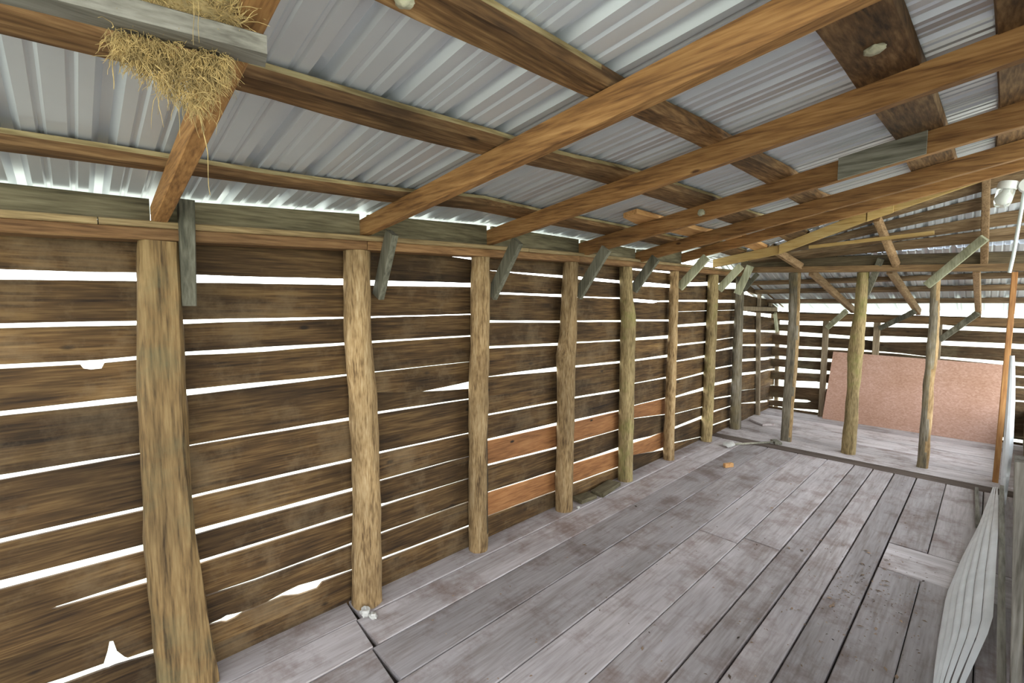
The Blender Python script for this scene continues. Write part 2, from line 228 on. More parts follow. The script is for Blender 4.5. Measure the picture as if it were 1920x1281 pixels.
M['purlin'] = wood('live_edge_purlin', (0.045, 0.022, 0.009), (0.135, 0.07, 0.027), (0.27, 0.16, 0.07), 'Y', 0.6, 0.8, 0.6, knots=0.1, bump=0.5)
M['purlin_x'] = wood('far_purlin', (0.075, 0.045, 0.022), (0.15, 0.095, 0.05), (0.24, 0.17, 0.1), 'X', 0.6, 0.8, 0.4, bump=0.3)
M['bark'] = wood('pale_wane_edge', (0.12, 0.08, 0.03), (0.27, 0.205, 0.1), (0.42, 0.36, 0.2), 'Y', 0.6, 0.9, 0.5, bump=0.5)
M['bark_dark'] = wood('dark_bark', (0.03, 0.022, 0.014), (0.08, 0.058, 0.035), (0.16, 0.12, 0.07), 'Z', 0.8, 0.95, 0.4, bump=0.9, long=0.2)
M['grey'] = wood('grey_weathered', (0.12, 0.11, 0.09), (0.24, 0.225, 0.19), (0.36, 0.345, 0.3), 'Y', 0.6, 0.9, 0.25, bump=0.4)
M['grey_x'] = wood('grey_weathered_board', (0.09, 0.085, 0.06), (0.19, 0.18, 0.14), (0.3, 0.285, 0.23), 'X', 0.6, 0.9, 0.3, bump=0.4)
M['grey_z'] = wood('grey_upright_board', (0.12, 0.11, 0.09), (0.25, 0.23, 0.2), (0.4, 0.38, 0.34), 'Z', 0.6, 0.9, 0.3, bump=0.4)
M['brace'] = wood('grey_green_brace', (0.06, 0.058, 0.04), (0.125, 0.118, 0.085), (0.2, 0.19, 0.145), 'Z', 0.5, 0.85, 0.25, bump=0.25)
M['brace_pale'] = wood('pale_brace', (0.2, 0.2, 0.13), (0.33, 0.33, 0.22), (0.43, 0.43, 0.31), 'Z', 0.5, 0.85, 0.2, bump=0.2)
M['block'] = wood('grey_blocking', (0.055, 0.046, 0.026), (0.125, 0.105, 0.06), (0.2, 0.172, 0.105), 'Y', 0.6, 0.85, 0.25, bump=0.3)
M['plate'] = wood('reddish_plate', (0.1, 0.048, 0.018), (0.2, 0.105, 0.042), (0.3, 0.175, 0.078), 'Y', 0.7, 0.8, 0.25, knots=0.06, bump=0.2)
M['plate_top'] = wood('straw_plate', (0.15, 0.1, 0.045), (0.27, 0.19, 0.09), (0.38, 0.29, 0.15), 'Y', 0.7, 0.8, 0.25, bump=0.2)
M['beam_x'] = wood('partition_beam', (0.1, 0.06, 0.03), (0.2, 0.12, 0.055), (0.3, 0.19, 0.09), 'X', 0.7, 0.8, 0.3, bump=0.3)
M['beam_dark'] = wood('dark_header', (0.06, 0.045, 0.025), (0.12, 0.09, 0.05), (0.18, 0.14, 0.08), 'X', 0.7, 0.85, 0.3, bump=0.3)
M['orange_z'] = wood('orange_stud', (0.17, 0.07, 0.025), (0.29, 0.135, 0.045), (0.38, 0.2, 0.07), 'Z', 0.6, 0.75, 0.25, knots=0.07, bump=0.2)
M['stud'] = wood('tan_stud', (0.15, 0.11, 0.07), (0.26, 0.2, 0.13), (0.36, 0.29, 0.2), 'Z', 0.6, 0.8, 0.25, bump=0.2)
fl = dict(stain=(0.15, 0.095, 0.075), stain_amt=0.7, bump=0.3)
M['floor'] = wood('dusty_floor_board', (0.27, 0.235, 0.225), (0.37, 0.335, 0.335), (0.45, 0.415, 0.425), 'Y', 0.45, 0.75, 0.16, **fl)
M['floor_x'] = wood('dusty_far_board_lit', (0.36, 0.32, 0.31), (0.48, 0.44, 0.44), (0.57, 0.53, 0.54), 'X', 0.45, 0.75, 0.16, **fl)  # lighter than the main boards: daylight on the lean-to floor put into the colour
M['sill'] = wood('dirt_dark_sill', (0.06, 0.043, 0.034), (0.1, 0.075, 0.06), (0.16, 0.125, 0.105), 'X', 0.5, 0.9, 0.3, bump=0.3)
M['metal'] = plain('galvanised_sheet', (0.6, 0.625, 0.67), 0.40, 0.45, 0.06, 3.0, 0.03)
M['screw'] = plain('screw_steel', (0.4, 0.4, 0.38), 0.4, 0.9)
M['siding'] = plain('chalky_white_siding', (0.76, 0.79, 0.82), 0.55, 0.0, 0.08, 9.0, 0.15)
M['straw'] = plain('dry_straw', (0.4, 0.29, 0.12), 0.9, 0.0, 0.5, 60.0, 0.2)
M['nest_core'] = plain('matted_straw', (0.3, 0.22, 0.1), 0.95, 0.0, 0.5, 50.0, 0.8)
M['mud'] = plain('pale_mud', (0.44, 0.42, 0.3), 0.95, 0.0, 0.3, 60.0, 0.9)
M['stone'] = plain('pale_stone', (0.5, 0.49, 0.46), 0.9, 0.0, 0.15, 25.0, 0.5)
M['white'] = plain('white_enamel', (0.78, 0.79, 0.77), 0.4, 0.0, 0.04)
M['bulb'] = plain('frosted_bulb', (0.85, 0.85, 0.82), 0.3, 0.0, 0.02)
M['cable'] = plain('grey_conduit', (0.62, 0.68, 0.67), 0.5, 0.1, 0.05)
M['soil'] = plain('bare_soil', (0.11, 0.08, 0.06), 1.0, 0.0, 0.4, 12.0, 0.6)
M['grass'] = plain('pale_dry_lawn', (0.42, 0.43, 0.34), 1.0, 0.0, 0.25, 3.0, 0.6)
M['chip'] = plain('wood_chip', (0.22, 0.15, 0.1), 0.9, 0.0, 0.9, 9.0, 0.2)
M['orangewood'] = wood('fresh_orange_wood', (0.3, 0.14, 0.05), (0.46, 0.24, 0.09), (0.56, 0.33, 0.15), 'Y', 0.7, 0.75, 0.2, bump=0.2)
M['gap_shade'] = plain('dark_gap', (0.05, 0.04, 0.033), 1.0, 0.0, 0.3, 10.0, 0.3)
def glass_mat():
    m, n, l, b = newmat('ribbed_clear_glass')
    b.inputs['Base Color'].default_value = (0.93, 0.96, 0.93, 1); b.inputs['Roughness'].default_value = 0.15
    b.inputs['Transmission Weight'].default_value = 0.75; b.inputs['IOR'].default_value = 1.4
    return m
M['glass'] = glass_mat()
def osb_mat():
    m, n, l, b = newmat('pinkish_strand_board')
    tc = n.new('ShaderNodeTexCoord'); mp = n.new('ShaderNodeMapping'); mp.inputs['Scale'].default_value = (60, 60, 105)
    mp.inputs['Rotation'].default_value = (0, 0.35, 0)
    l.new(tc.outputs['Object'], mp.inputs[0])
    v = n.new('ShaderNodeTexVoronoi'); v.inputs['Scale'].default_value = 1; v.inputs['Randomness'].default_value = 1; l.new(mp.outputs[0], v.inputs[0])
    bw = n.new('ShaderNodeRGBToBW'); l.new(v.outputs['Color'], bw.inputs[0])
    r = ramp(n, [(0.1, (0.40, 0.23, 0.165)), (0.5, (0.46, 0.275, 0.205)), (0.9, (0.52, 0.335, 0.26))]); l.new(bw.outputs[0], r.inputs[0])
    t = n.new('ShaderNodeTexNoise'); t.inputs['Scale'].default_value = 2.5; t.inputs['Detail'].default_value = 5; l.new(tc.outputs['Object'], t.inputs[0])
    r2 = ramp(n, [(0.3, (0.88, 0.83, 0.76)), (0.7, (1.08, 1.1, 1.14))]); l.new(t.outputs['Fac'], r2.inputs[0])
    l.new(mix(n, l, r.outputs[0], r2.outputs[0], 1.0, 'MULTIPLY'), b.inputs['Base Color']); b.inputs['Roughness'].default_value = 0.8
    return m
M['osb'] = osb_mat()

# ------------------------------------------------------------------ roof shape: tops of the rafters
RAFT = [  # y of the rafter, [(x, z of its top)]
    (0.245, [(-2.25, 1.823), (0.9, 2.30)]),
    (1.03, [(-2.25, 1.882), (0.9, 2.215)]),
    (1.82, [(-2.25, 1.916), (0.9, 2.332)]),
    (2.69, [(-2.25, 1.915), (-1.28, 2.063), (0.0, 2.272), (0.9, 2.40)]),
    (3.45, [(-2.25, 1.905), (-0.9, 2.145), (0.9, 2.46)]),
    (4.27, [(-2.25, 1.957), (0.9, 2.572)]),
    (5.0, [(-2.25, 1.955), (-1.46, 2.075), (-0.75, 2.318), (0.09, 2.57), (0.9, 2.77)]),
]
def ztop(x, y):
    vals = [(ry, pl(t, x)[0]) for ry, t in RAFT]
    if y <= vals[0][0]: return vals[0][1] + (y - vals[0][0]) * 0.03
    if y >= vals[-1][0]: return vals[-1][1]
    return pl(vals, y)[0]
PUR_T = 0.036
def zroof(x, y): return ztop(x, y) + PUR_T + 0.004

# ------------------------------------------------------------------ ground outside
m = MB(); m.add([(-60, -60, -0.45), (60, -60, -0.45), (60, 60, -0.45), (-60, 60, -0.45)], [(0, 1, 2, 3)])
tag(m.build('ground', M['grass'], origin=(0, 0, -0.45)), kind='structure')

# ------------------------------------------------------------------ floor
floor = tag(empty('floor'), kind='structure')
def floor_board(x0, x1, y0, y1, mat, gap=0.0018, along='Y', dz=0.0, skew=0.0):
    n = max(2, int((y1 - y0 if along == 'Y' else x1 - x0) / 0.45)); rings = []
    sd = rnd.uniform(0, 50)
    for i in range(n + 1):
        t = i / n
        def e(k): return abs(noise.noise(Vector((sd + k * 9, t * n * 0.45 * 1.6, 0)))) * 0.003 + gap
        z = dz + noise.noise(Vector((sd, t * n * 0.3, 4))) * 0.002
        if along == 'Y':
            y = lerp(y0 + 0.002, y1 - 0.002, t); a, b = x0 + e(1), x1 - e(2)
            rings.append([(a, y, -0.03), (b, y + skew, -0.03), (b, y + skew, z - 0.004), (b - 0.004, y + skew, z), (a + 0.004, y, z), (a, y, z - 0.004)])
        else:
            x = lerp(x0 + 0.002, x1 - 0.002, t); a, b = y0 + e(1), y1 - e(2)
            rings.append([(x, a, -0.03), (x, b, -0.03), (x, b, z - 0.004), (x, b - 0.004, z), (x, a + 0.004, z), (x, a, z - 0.004)])
    mm = MB(); mm.sweep(rings); return mm.build('floor_board', mat, floor)
XE = [-2.23, -2.02, -1.80, -1.56, -1.28, -1.03, -0.82, -0.675, -0.53, -0.375]
YB, YE = -1.0, 5.22
for i in range(len(XE) - 1):
    a, b = XE[i], XE[i + 1]
    if i < 3:
        j = 0.93 - i * 0.03
        floor_board(a, b, YB, j, M['floor'], dz=jit(0.002), skew=-0.02)
        floor_board(a, b, j + 0.004, YE, M['floor'], dz=jit(0.002))
    elif i in (4, 5):
        floor_board(a, b, YB, 2.95 + 0.1 * (i - 4), M['floor'], dz=jit(0.002)); floor_board(a, b, 2.955 + 0.1 * (i - 4), YE, M['floor'], dz=jit(0.002))
    else:
        floor_board(a, b, YB, YE, M['floor'], gap=0.006 if i in (6, 8) else 0.0022, dz=jit(0.002))
for a, b in ((-0.375, -0.19), (-0.19, 0.03), (0.03, 0.3)):
    floor_board(a, b, YB, 3.27, M['floor'], dz=jit(0.002)); floor_board(a, b, 3.66, YE, M['floor'], dz=jit(0.002))
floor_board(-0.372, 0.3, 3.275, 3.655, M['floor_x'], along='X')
for a, b in ((0.3, 0.55), (0.55, 0.8), (0.8, 1.1), (1.1, 1.35)):
    floor_board(a, b, YB, YE, M['floor'])
floor_board(-2.23, 0.5, YE + 0.004, 5.40, M['sill'], along='X', dz=-0.002)
ye = [5.40, 5.53, 5.72, 5.86, 6.05, 6.22, 6.41, 6.58, 6.8, 6.98, 7.16, 7.36]
for a, b in zip(ye, ye[1:]):
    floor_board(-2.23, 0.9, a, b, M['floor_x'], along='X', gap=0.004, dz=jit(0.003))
m = MB(); m.box((-2.23, YB, -0.06), (1.35, 7.36, -0.034)); m.build('gap_shade_sheet', M['gap_shade'], floor)  # added dark sheet, its colour stands for the shade below the board joints

# ------------------------------------------------------------------ wall_left : planks bay by bay, gaps measured
XW = -2.17
wall = tag(empty('wall_left', (XW, 0, 0)), kind='structure')
RED = {3: (6, 8), 4: (6, 8), 5: (7, 9)}          # planks under these gaps are fresh reddish replacements
def plate_z(y): return plc([(-0.14, 1.714), (0.18, 1.723), (1.03, 1.756), (1.7, 1.776), (2.63, 1.80), (3.29, 1.806), (4.1, 1.813), (5.5, 1.823)], y)[0]
def rake_z(y): return plc([(5.8, 1.86), (6.03, 1.833), (7.6, 1.454)], y)[0]
def plank_strip(ya, yb, top, bot, mat, xi, th, ns, parent, axis='y', extra=()):
    ys = sorted(set([lerp(ya, yb, k / ns) for k in range(ns + 1)] + [e for e in extra if ya < e < yb])); rings = []
    for y in ys:
        b, t = bot(y), top(y)
        if t - b < 0.004: t = b + 0.004
        if axis == 'y': rings.append([(xi, y, b), (xi, y, t), (xi - th, y, t), (xi - th, y, b)])
        else: rings.append([(y, xi, b), (y, xi, t), (y, xi + th, t), (y, xi + th, b)])
    mm = MB(); mm.sweep(rings); return mm.build('plank', mat, parent)
def edge(tab, k, ya, yb, sd, amp=0.0022):
    def f(y): return plc(tab, y)[k] + (-0.0008, 0.0008)[k] + noise.noise(Vector((sd, y * 6, k))) * amp
    return f
def wall_bay(gaps, ya, yb, topf, botz, mats, parent, inner, axis, th=0.012):
    prev_top = topf; extra0 = []
    for gi in range(len(gaps) + 1):
        if gi < len(gaps):
            tab = gaps[gi]; sd = rnd.uniform(0, 90)
            bot = edge(tab, 0, ya, yb, sd); nxt = edge(tab, 1, ya, yb, sd + 40); ex = [q[0] for q in tab]
        else:
            bot = (lambda y: botz); nxt = None; ex = []
        mat = mats(gi); dx = jit(0.003)
        ym = (ya + yb) / 2; h = prev_top(ym) - bot(ym); extra = list(extra0) + ex
        if h > 0.21:                                            # two planks butted tight
            fr = rnd.uniform(0.42, 0.6)
            def seam(y, a=prev_top, b=bot): return lerp(plc([(ya, b(ya)), (yb, b(yb))], y)[0], plc([(ya, a(ya)), (yb, a(yb))], y)[0], fr)
            plank_strip(ya, yb, prev_top, (lambda y: seam(y) + 0.0008), mat, inner + dx, th, 6, parent, axis, extra0)
            plank_strip(ya, yb, (lambda y: seam(y) - 0.0008), bot, mats(gi), inner + dx - 0.004 * (1 if axis == 'y' else -1), th, 6, parent, axis, ex)
        else:
            plank_strip(ya, yb, prev_top, bot, mat, inner + dx, th, 6, parent, axis, extra)
        prev_top = nxt; extra0 = ex
for bi, gaps in enumerate(BAYS):
    ya, yb = CUTS[bi] + 0.002, CUTS[bi + 1] - 0.002
    if bi < 8: topf = lambda y: plate_z(y) + 0.055
    else: topf = lambda y: rake_z(y) + 0.03
    red = RED.get(bi, ())
    wall_bay(gaps, ya, yb, topf, -0.05, (lambda g, red=red: M['plank_red'] if g - 1 in red else M['plank']), wall, XW, 'y')

# far wall, planks running across
YF = 7.25
wfar = tag(empty('wall_back', (0, YF, 0)), kind='structure')
wall_bay(FAR, -2.2, 0.34, (lambda x: 1.38 - 0.02 * (x + 1)), -0.05, lambda g: M['plank_x'], wfar, YF, 'x')

# wall_right_unseen : unseen doorway side; plank stretches and openings shaped to set light and shade
wr = tag(empty('wall_right_unseen', (0.30, 0, 0)), kind='structure')
def right_planks(ya, yb, z0, z1, hh=0.15):
    z = z0
    while z < z1 - 0.02:
        zt = min(z + hh + jit(0.012), z1); a0, a1 = jit(0.004), jit(0.004)
        plank_strip(ya, yb, (lambda y: zt - 0.006 + a1), (lambda y: z + 0.006 + a0), M['plank'], 0.30, -0.017, 4, wr)
        z = zt
right_planks(1.0, 2.6, -0.05, 2.15)
right_planks(2.62, 5.5, -0.05, 0.62)
right_planks(5.52, 7.3, -0.05, 0.4)
# wall_front_added : unseen, added to block light; half closes the end behind the viewer
wfr = tag(empty('wall_front_added', (-1.0, -1.02, 0)), kind='structure')
z = -0.05
while z < 1.0:
    zt = z + 0.15 + jit(0.012); a0, a1 = jit(0.004), jit(0.004)
    plank_strip(-2.2, 0.3, (lambda x: zt - 0.006 + a1), (lambda x: z + 0.006 + a0), M['plank_x'], -1.02, -0.017, 4, wfr, 'x')
    z = zt
# ------------------------------------------------------------------ ceiling : corrugated sheets
ceil = tag(empty('ceiling', (-2.3, 0, 1.9)), kind='structure')
PITCH = 0.182
def rib(u):                                       # height of the sheet above its flats, u along the eave
    q = (u % PITCH) / PITCH
    def hump(c, half, flat, h):
        d = abs(q - c) * PITCH
        return h if d < flat else max(0.0, h * (1 - (d - flat) / (half - flat))) if d < half else 0.0
    return hump(0.5, 0.026, 0.011, 0.024) + hump(0.16, 0.010, 0.004, 0.006) + hump(0.84, 0.010, 0.004, 0.006)
def rib_us(u0, u1):
    us = set([u0, u1]); k = int(u0 / PITCH) - 1
    while k * PITCH < u1 + PITCH:
        for c in [0.5 * PITCH + s * d for s in (-1, 1) for d in (0.011, 0.026)] + [cc * PITCH + s * d for cc in (0.16, 0.84) for s in (-1, 1) for d in (0.004, 0.010)]:
            v = k * PITCH + c
            if u0 < v < u1: us.add(round(v, 5))
        k += 1
    return sorted(us)
def sheet(name, us, vs, pos, mat, parent, th=0.0012, lift=0.0):
    """pos(u, v) -> point; a thin profiled sheet with two faces"""
    mm = MB(); nu, nv = len(us), len(vs); P = [[Vector(pos(u, v)) for v in vs] for u in us]
    vv = [tuple(P[i][j] + Vector((0, 0, lift))) for i in range(nu) for j in range(nv)] + [tuple(P[i][j] + Vector((0, 0, lift + th))) for i in range(nu) for j in range(nv)]
    fs = []; o = nu * nv
    for i in range(nu - 1):
        for j in range(nv - 1):
            a, b, c, d = i * nv + j, i * nv + j + 1, (i + 1) * nv + j + 1, (i + 1) * nv + j
            fs += [(a, b, c, d), (o + d, o + c, o + b, o + a)]
    for i in range(nu - 1):
        for j in (0, nv - 1):
            a, d = i * nv + j, (i + 1) * nv + j; fs.append((a, d, o + d, o + a))
    for j in range(nv - 1):
        for i in (0, nu - 1):
            a, b = i * nv + j, i * nv + j + 1; fs.append((a, o + a, o + b, b))
    mm.add(vv, fs); return mm.build(name, mat, parent)
xs = [-2.33, -2.2, -2.0, -1.75, -1.5, -1.28, -1.0, -0.75, -0.4, 0.0, 0.4, 0.9, 1.3]
W5 = PITCH * 5
y0 = -1.092
k = 0
while y0 < 5.0:
    y1 = min(y0 + W5 + 0.03, 5.09)
    sheet('metal_sheet', rib_us(y0, y1), xs, lambda u, v: (v, u, zroof(v, u) + rib(u)), M['metal'], ceil, lift=0.0016 * (k % 2))
    y0 += W5; k += 1
# lean-to roof beyond the partition: lower slope and the steeper slope above the beam
def zlow(y): return lerp(1.988, 1.818, (y - 5.58) / 0.42) if y < 6.0 else 1.948 - 0.26 * (y - 5.5)
def zup(x, y):
    a = pl(RAFT[-1][1], x)[0] + 0.034; t = (y - 5.03) / (5.62 - 5.03)
    return lerp(a, 1.985, t)
x0 = -2.3; k = 0
while x0 < 0.8:
    x1 = min(x0 + W5 + 0.03, 0.9)
    sheet('metal_sheet', rib_us(x0, x1), [5.58, 5.8, 6.0, 6.6, 7.1, 7.62], lambda u, v: (u, v, zlow(v) + rib(u)), M['metal'], ceil, lift=0.0016 * (k % 2))
    sheet('metal_sheet', rib_us(x0, x1), [5.03, 5.2, 5.4, 5.62], lambda u, v: (u, v, zup(u, v) + rib(u)), M['metal'], ceil, lift=0.0016 * (k % 2))
    x0 += W5; k += 1

# ------------------------------------------------------------------ top plates, blocking boards
def rail(name, mat, y0, y1, x0, x1, zf0, zf1, label, cat, group=None, n=8, wob=0.002):
    rings = []; sd = rnd.uniform(0, 60)
    for i in range(n + 1):
        y = lerp(y0, y1, i / n); a, b = zf0(y), zf1(y); e = noise.noise(Vector((sd, y * 3, 0))) * wob; c = 0.004
        rings.append([(x0, y, a), (x1 - c, y, a + e), (x1 + e, y, a + c + e), (x1 + e, y, b - c + e), (x1 - c, y, b + e), (x0, y, b)])
    mm = MB(); mm.sweep(rings); return tag(mm.build(name, mat, smooth=35), label, cat, group)
pj = [-0.95, 1.02, 2.62, 5.88]
pn = ['reddish wall plate length over the wide split log post', 'reddish wall plate length over the third log post, between two joints', 'long dark reddish wall plate length running on to the inner partition']
for a, b, t in zip(pj, pj[1:], pn):
    rail('wall_plate', M['plate'], a + 0.0015, b - 0.0015, XW + 0.018, -2.045, lambda y: plate_z(y), lambda y: plate_z(y) + 0.042, t, 'beam')
pj = [-0.95, 0.08, 2.1, 5.88]
pn = ['straw-coloured upper plate strip at the nest end of the slatted wall', 'straw-coloured upper plate strip under the second and third rafters', 'straw-coloured upper plate strip under the far rafters of the slatted wall']
for a, b, t in zip(pj, pj[1:], pn):
    rail('plate_strip', M['plate_top'], a + 0.0015, b - 0.0015, XW + 0.018, -2.04, lambda y: plate_z(y) + 0.0425, lambda y: plate_z(y) + 0.066, t, 'board')
blocks = [(-0.95, 0.222, 1.852, 1.874, 'broad grey blocking board below the roof edge at the nest end', ), (0.268, 1.007, 1.871, 1.908, 'olive-grey blocking board between the first and second rafter feet'),
          (1.053, 1.797, 1.915, 1.933, 'brown blocking board between the second and third rafter feet'), (1.843, 2.667, 1.945, 1.96, 'dark blocking board between the third and fourth rafter feet'),
          (2.713, 3.427, 1.955, 1.955, 'short dark blocking board between the fourth and fifth rafter feet'), (3.473, 4.247, 1.945, 1.96, 'dark blocking board between the fifth and sixth rafter feet')]
for a, b, za, zb, t in blocks:
    rail('blocking_board', M['block'], a, b, -2.115, -2.092, lambda y: plate_z(y) + 0.068, (lambda y, a=a, b=b, za=za, zb=zb: max(lerp(za, zb, (y - a) / (b - a)), zroof(-2.1, y) - 0.010)), t, 'board')

# ------------------------------------------------------------------ rafters
ralab = ['brown rafter crossing below the straw nest', 'orange-brown rafter, the next one after the nest rafter', 'long brown rafter running into the upper corner of the wide board with a mud nest',
         'brown rafter with a dark grey splice plate nailed on its side', 'dark brown rafter just beyond the one with the grey splice plate', 'slim shadowed rafter just before the yellow pine rafter', 'yellow pine rafter over the opening to the lean-to']
depth = [0.066, 0.075, 0.085, 0.095, 0.09, 0.085, 0.085]
for k, (ry, tab) in enumerate(RAFT):
    pts = sorted(set([-2.1, -1.8, -1.46, -1.1, -0.75, -0.35, 0.09, 0.5, 1.25])); rings = []
    for x in pts:
        z = pl(tab, x)[0]; h = depth[k]; w = 0.021; c = 0.003
        e = noise.noise(Vector((k * 7.3, x * 2, 0))) * 0.003
        rings.append([(x, ry - w + c, z - h + e), (x, ry + w - c, z - h + e), (x, ry + w, z - h + c + e), (x, ry + w, z), (x, ry - w, z), (x, ry - w, z - h + c + e)])
    mm = MB(); mm.sweep(rings)
    o = mm.build('rafter', M['pine'] if k == 6 else M['rafter'], smooth=30)
    tag(o, ralab[k], 'rafter')
def on_rafter(k, x0, x1, name, mat, label, cat, dy=-0.033, th=0.018, up=0.012, dn=0.0):
    ry, tab = RAFT[k]; rings = []
    for x in (x0, (x0 + x1) / 2, x1):
        z = pl(tab, x)[0]; b = z - depth[k] - dn
        rings.append([(x, ry + dy - th / 2, b), (x, ry + dy + th / 2, b), (x, ry + dy + th / 2, z + up), (x, ry + dy - th / 2, z + up)])
    mm = MB(); mm.sweep(rings); return tag(mm.build(name, mat), label, cat)
on_rafter(3, -0.545, -0.235, 'splice_plate', M['grey_x'], 'dark grey splice plate on the side of the fourth rafter', 'board', up=0.004)
on_rafter(6, -1.46, -0.80, 'splice_board', M['pine'], 'bright yellow splice board lapped on the pine rafter', 'board', up=0.0, dn=0.004)
on_rafter(6, -0.79, -0.62, 'splice_block', M['pine'], 'short yellow block in the middle of the pine rafter', 'board', up=0.012, dn=0.012, dy=-0.035, th=0.024)

# ------------------------------------------------------------------ purlins (live-edge slabs)
PUR = [  # [(y, xa, xb)], label
    ([(-1.0, -1.78, -1.70), (0.2, -1.755, -1.695), (0.6, -1.765, -1.71), (1.0, -1.80, -1.70), (1.35, -1.757, -1.65), (1.85, -1.85, -1.735), (2.67, -1.86, -1.725), (5.04, -1.92, -1.78)], 'lowest live-edge purlin, nearest the slatted wall'),
    ([(-1.0, -1.25, -1.15), (0.3, -1.212, -1.135), (0.6, -1.217, -1.12), (1.03, -1.192, -1.094), (1.25, -1.213, -1.12), (1.84, -1.25, -1.129), (2.67, -1.28, -1.13), (5.04, -1.40, -1.24)], 'second live-edge purlin up from the slatted wall'),
    ([(-1.0, -0.83, -0.72), (0.5, -0.81, -0.705), (1.03, -0.775, -0.69), (1.25, -0.79, -0.71), (1.84, -0.83, -0.735), (2.67, -0.88, -0.745), (5.04, -1.0, -0.84)], 'third live-edge purlin, rough and knotted, in mid roof'),
    ([(-1.0, -0.28, -0.13), (1.22, -0.317, -0.175), (1.82, -0.34, -0.182), (2.67, -0.345, -0.18), (5.04, -0.42, -0.2)], 'wide dark roof board carrying a pale mud nest'),
    ([(-1.0, -0.02, 0.14), (1.51, -0.041, 0.12), (2.67, -0.033, 0.12), (5.04, -0.06, 0.12)], 'dark brown roof board in the highest bay at the frame edge')]
for k, (tab, lab) in enumerate(PUR):
    rings = []; n = 40
    for i in range(n + 1):
        y = lerp(-1.0, 5.04, i / n); xa, xb = pl(tab, y)
        wv = 0.012 if k < 3 else 0.004
        xa += noise.noise(Vector((k * 11, y * 1.7, 0))) * wv - (0.015 if k < 2 else 0); xb += noise.noise(Vector((k * 11 + 5, y * 1.7, 3))) * wv
        e = 0.006 if k > 2 else 0.014                # waney edges lean outwards at the top
        za, zb = ztop(xa, y), ztop(xb, y); t = PUR_T - 0.002
        nb = noise.noise(Vector((k * 3, y * 4, 7))) * 0.002
        rings.append([(xa + e, y, ztop(xa + e, y) + 0.001 + abs(nb)), (xb - e, y, ztop(xb - e, y) + 0.001 + abs(nb)), (xb, y, zb + t * 0.6), (xb, y, zb + t), (xa, y, za + t), (xa, y, za + t * 0.6)])
    mm = MB(); mm.sweep(rings)
    o = tag(mm.build('purlin', M['purlin'], smooth=30), lab, 'purlin')
    if k < 3:
        o.data.materials.append(M['bark'])
        for p in o.data.polygons:
            if p.normal.x > 0.9 and (k < 2 or p.center.y + o.location.y < 0.9): p.material_index = 1
# fresh orange filler board beside the lowest purlin, seen between the far rafters
rings = []
for i in range(13):
    y = lerp(2.42, 5.0, i / 12); a, b = -1.60 - 0.035 * (y - 2.3), -1.47 - 0.04 * (y - 2.3)
    if i == 0: a += 0.04
    rings.append([(a, y, ztop(a, y) + 0.002), (b, y, ztop(b, y) + 0.002), (b, y, ztop(b, y) + 0.03), (a, y, ztop(a, y) + 0.03)])
mm = MB(); mm.sweep(rings); tag(mm.build('roof_board', M['orangewood']), 'fresh orange board beside the lowest purlin above the far rafters', 'board')

# ------------------------------------------------------------------ log posts of the slatted wall
PL = {'P1': ('log_slab', 'wide flat split log post, first and nearest on the slatted wall'), 'P2': ('log', 'pale peeled log post with a stone at its foot'),
      'P3': ('log', 'log post with a dark bark patch low on its side, third on the slatted wall'), 'P4': ('log', 'log post with a side knob halfway up, beside the reddish planks'),
      'P5': ('log_moss', 'log post with a grey bulge on its far side and wood blocks at its foot'), 'P6': ('log', 'slim log post, sixth along the slatted wall'),
      'P7': ('log_moss', 'mossy yellow-green log post, seventh along the slatted wall'), 'P8': ('log_grey', 'dark grey log post at the end of the slatted wall before the lean-to')}
for i, (key, (mk, lab)) in enumerate(PL.items()):
    tab = [list(t) for t in POSTS[key]]
    tab[0][2] = plate_z(tab[0][1]) - 0.001; tab[-1][2] = 0.0 if key != 'P1' else 0.0
    fl_ = None
    if key == 'P1': fl_ = lambda px, py, r: (max(-0.055, min(px, 0.045)), py)
    elif key == 'P8': fl_ = lambda px, py, r: (max(-0.07, min(px, r * 0.75)), py)
    else: fl_ = lambda px, py, r: (max(px, -0.0575), py)
    mm = log_mb(tab, 16 if i < 5 else 12, 0.007, 0.05, fl_, i * 5.3)
    o = tag(mm.build('log_post', M[mk], origin=(tab[-1][0], tab[-1][1], 0), smooth=60 if key != 'P1' else 40), lab, 'post')
    if key in ('P3', 'P5'):
        o.data.materials.append(M['bark_dark'] if key == 'P3' else M['log_grey'])
        for p in o.data.polygons:
            c = p.center
            if key == 'P3' and 0.12 < c.z < 0.82 and p.normal.y > 0.25 + 0.9 * abs(c.z - 0.5) + 0.5 * noise.noise(c * 6): p.material_index = 1
            if key == 'P5' and p.normal.y > 0.45: p.material_index = 1
# thin sawn studs further along the wall
for key, lab in (('P9', 'thin sawn stud in the middle of the lean-to side wall'), ('P10', 'thin sawn stud near the corner of the lean-to side wall')):
    t0, t1 = POSTS[key][0], POSTS[key][-1]
    tag(bar('wall_stud', M['stud'], (-2.135, t1[1] - 0.02, 0.0), (-2.135, t0[1], 1.40), 0.05, 0.05, up=(1, 0, 0)), lab, 'post')
tag(bar('side_rail', M['stud'], (-2.14, 5.82, 1.455), (-2.14, 7.22, 1.43), 0.05, 0.055), 'pale rail on the lean-to side wall above the thin studs', 'rail')
for yy, zz, lab in ((6.55, 1.66, 'short cripple stud above the side rail, nearer the grey end post'), (7.0, 1.56, 'short cripple stud above the side rail, nearer the back wall')):
    tag(bar('cripple_stud', M['stud'], (-2.14, yy, 1.475), (-2.14, yy, zz), 0.04, 0.04, up=(1, 0, 0)), lab, 'post')

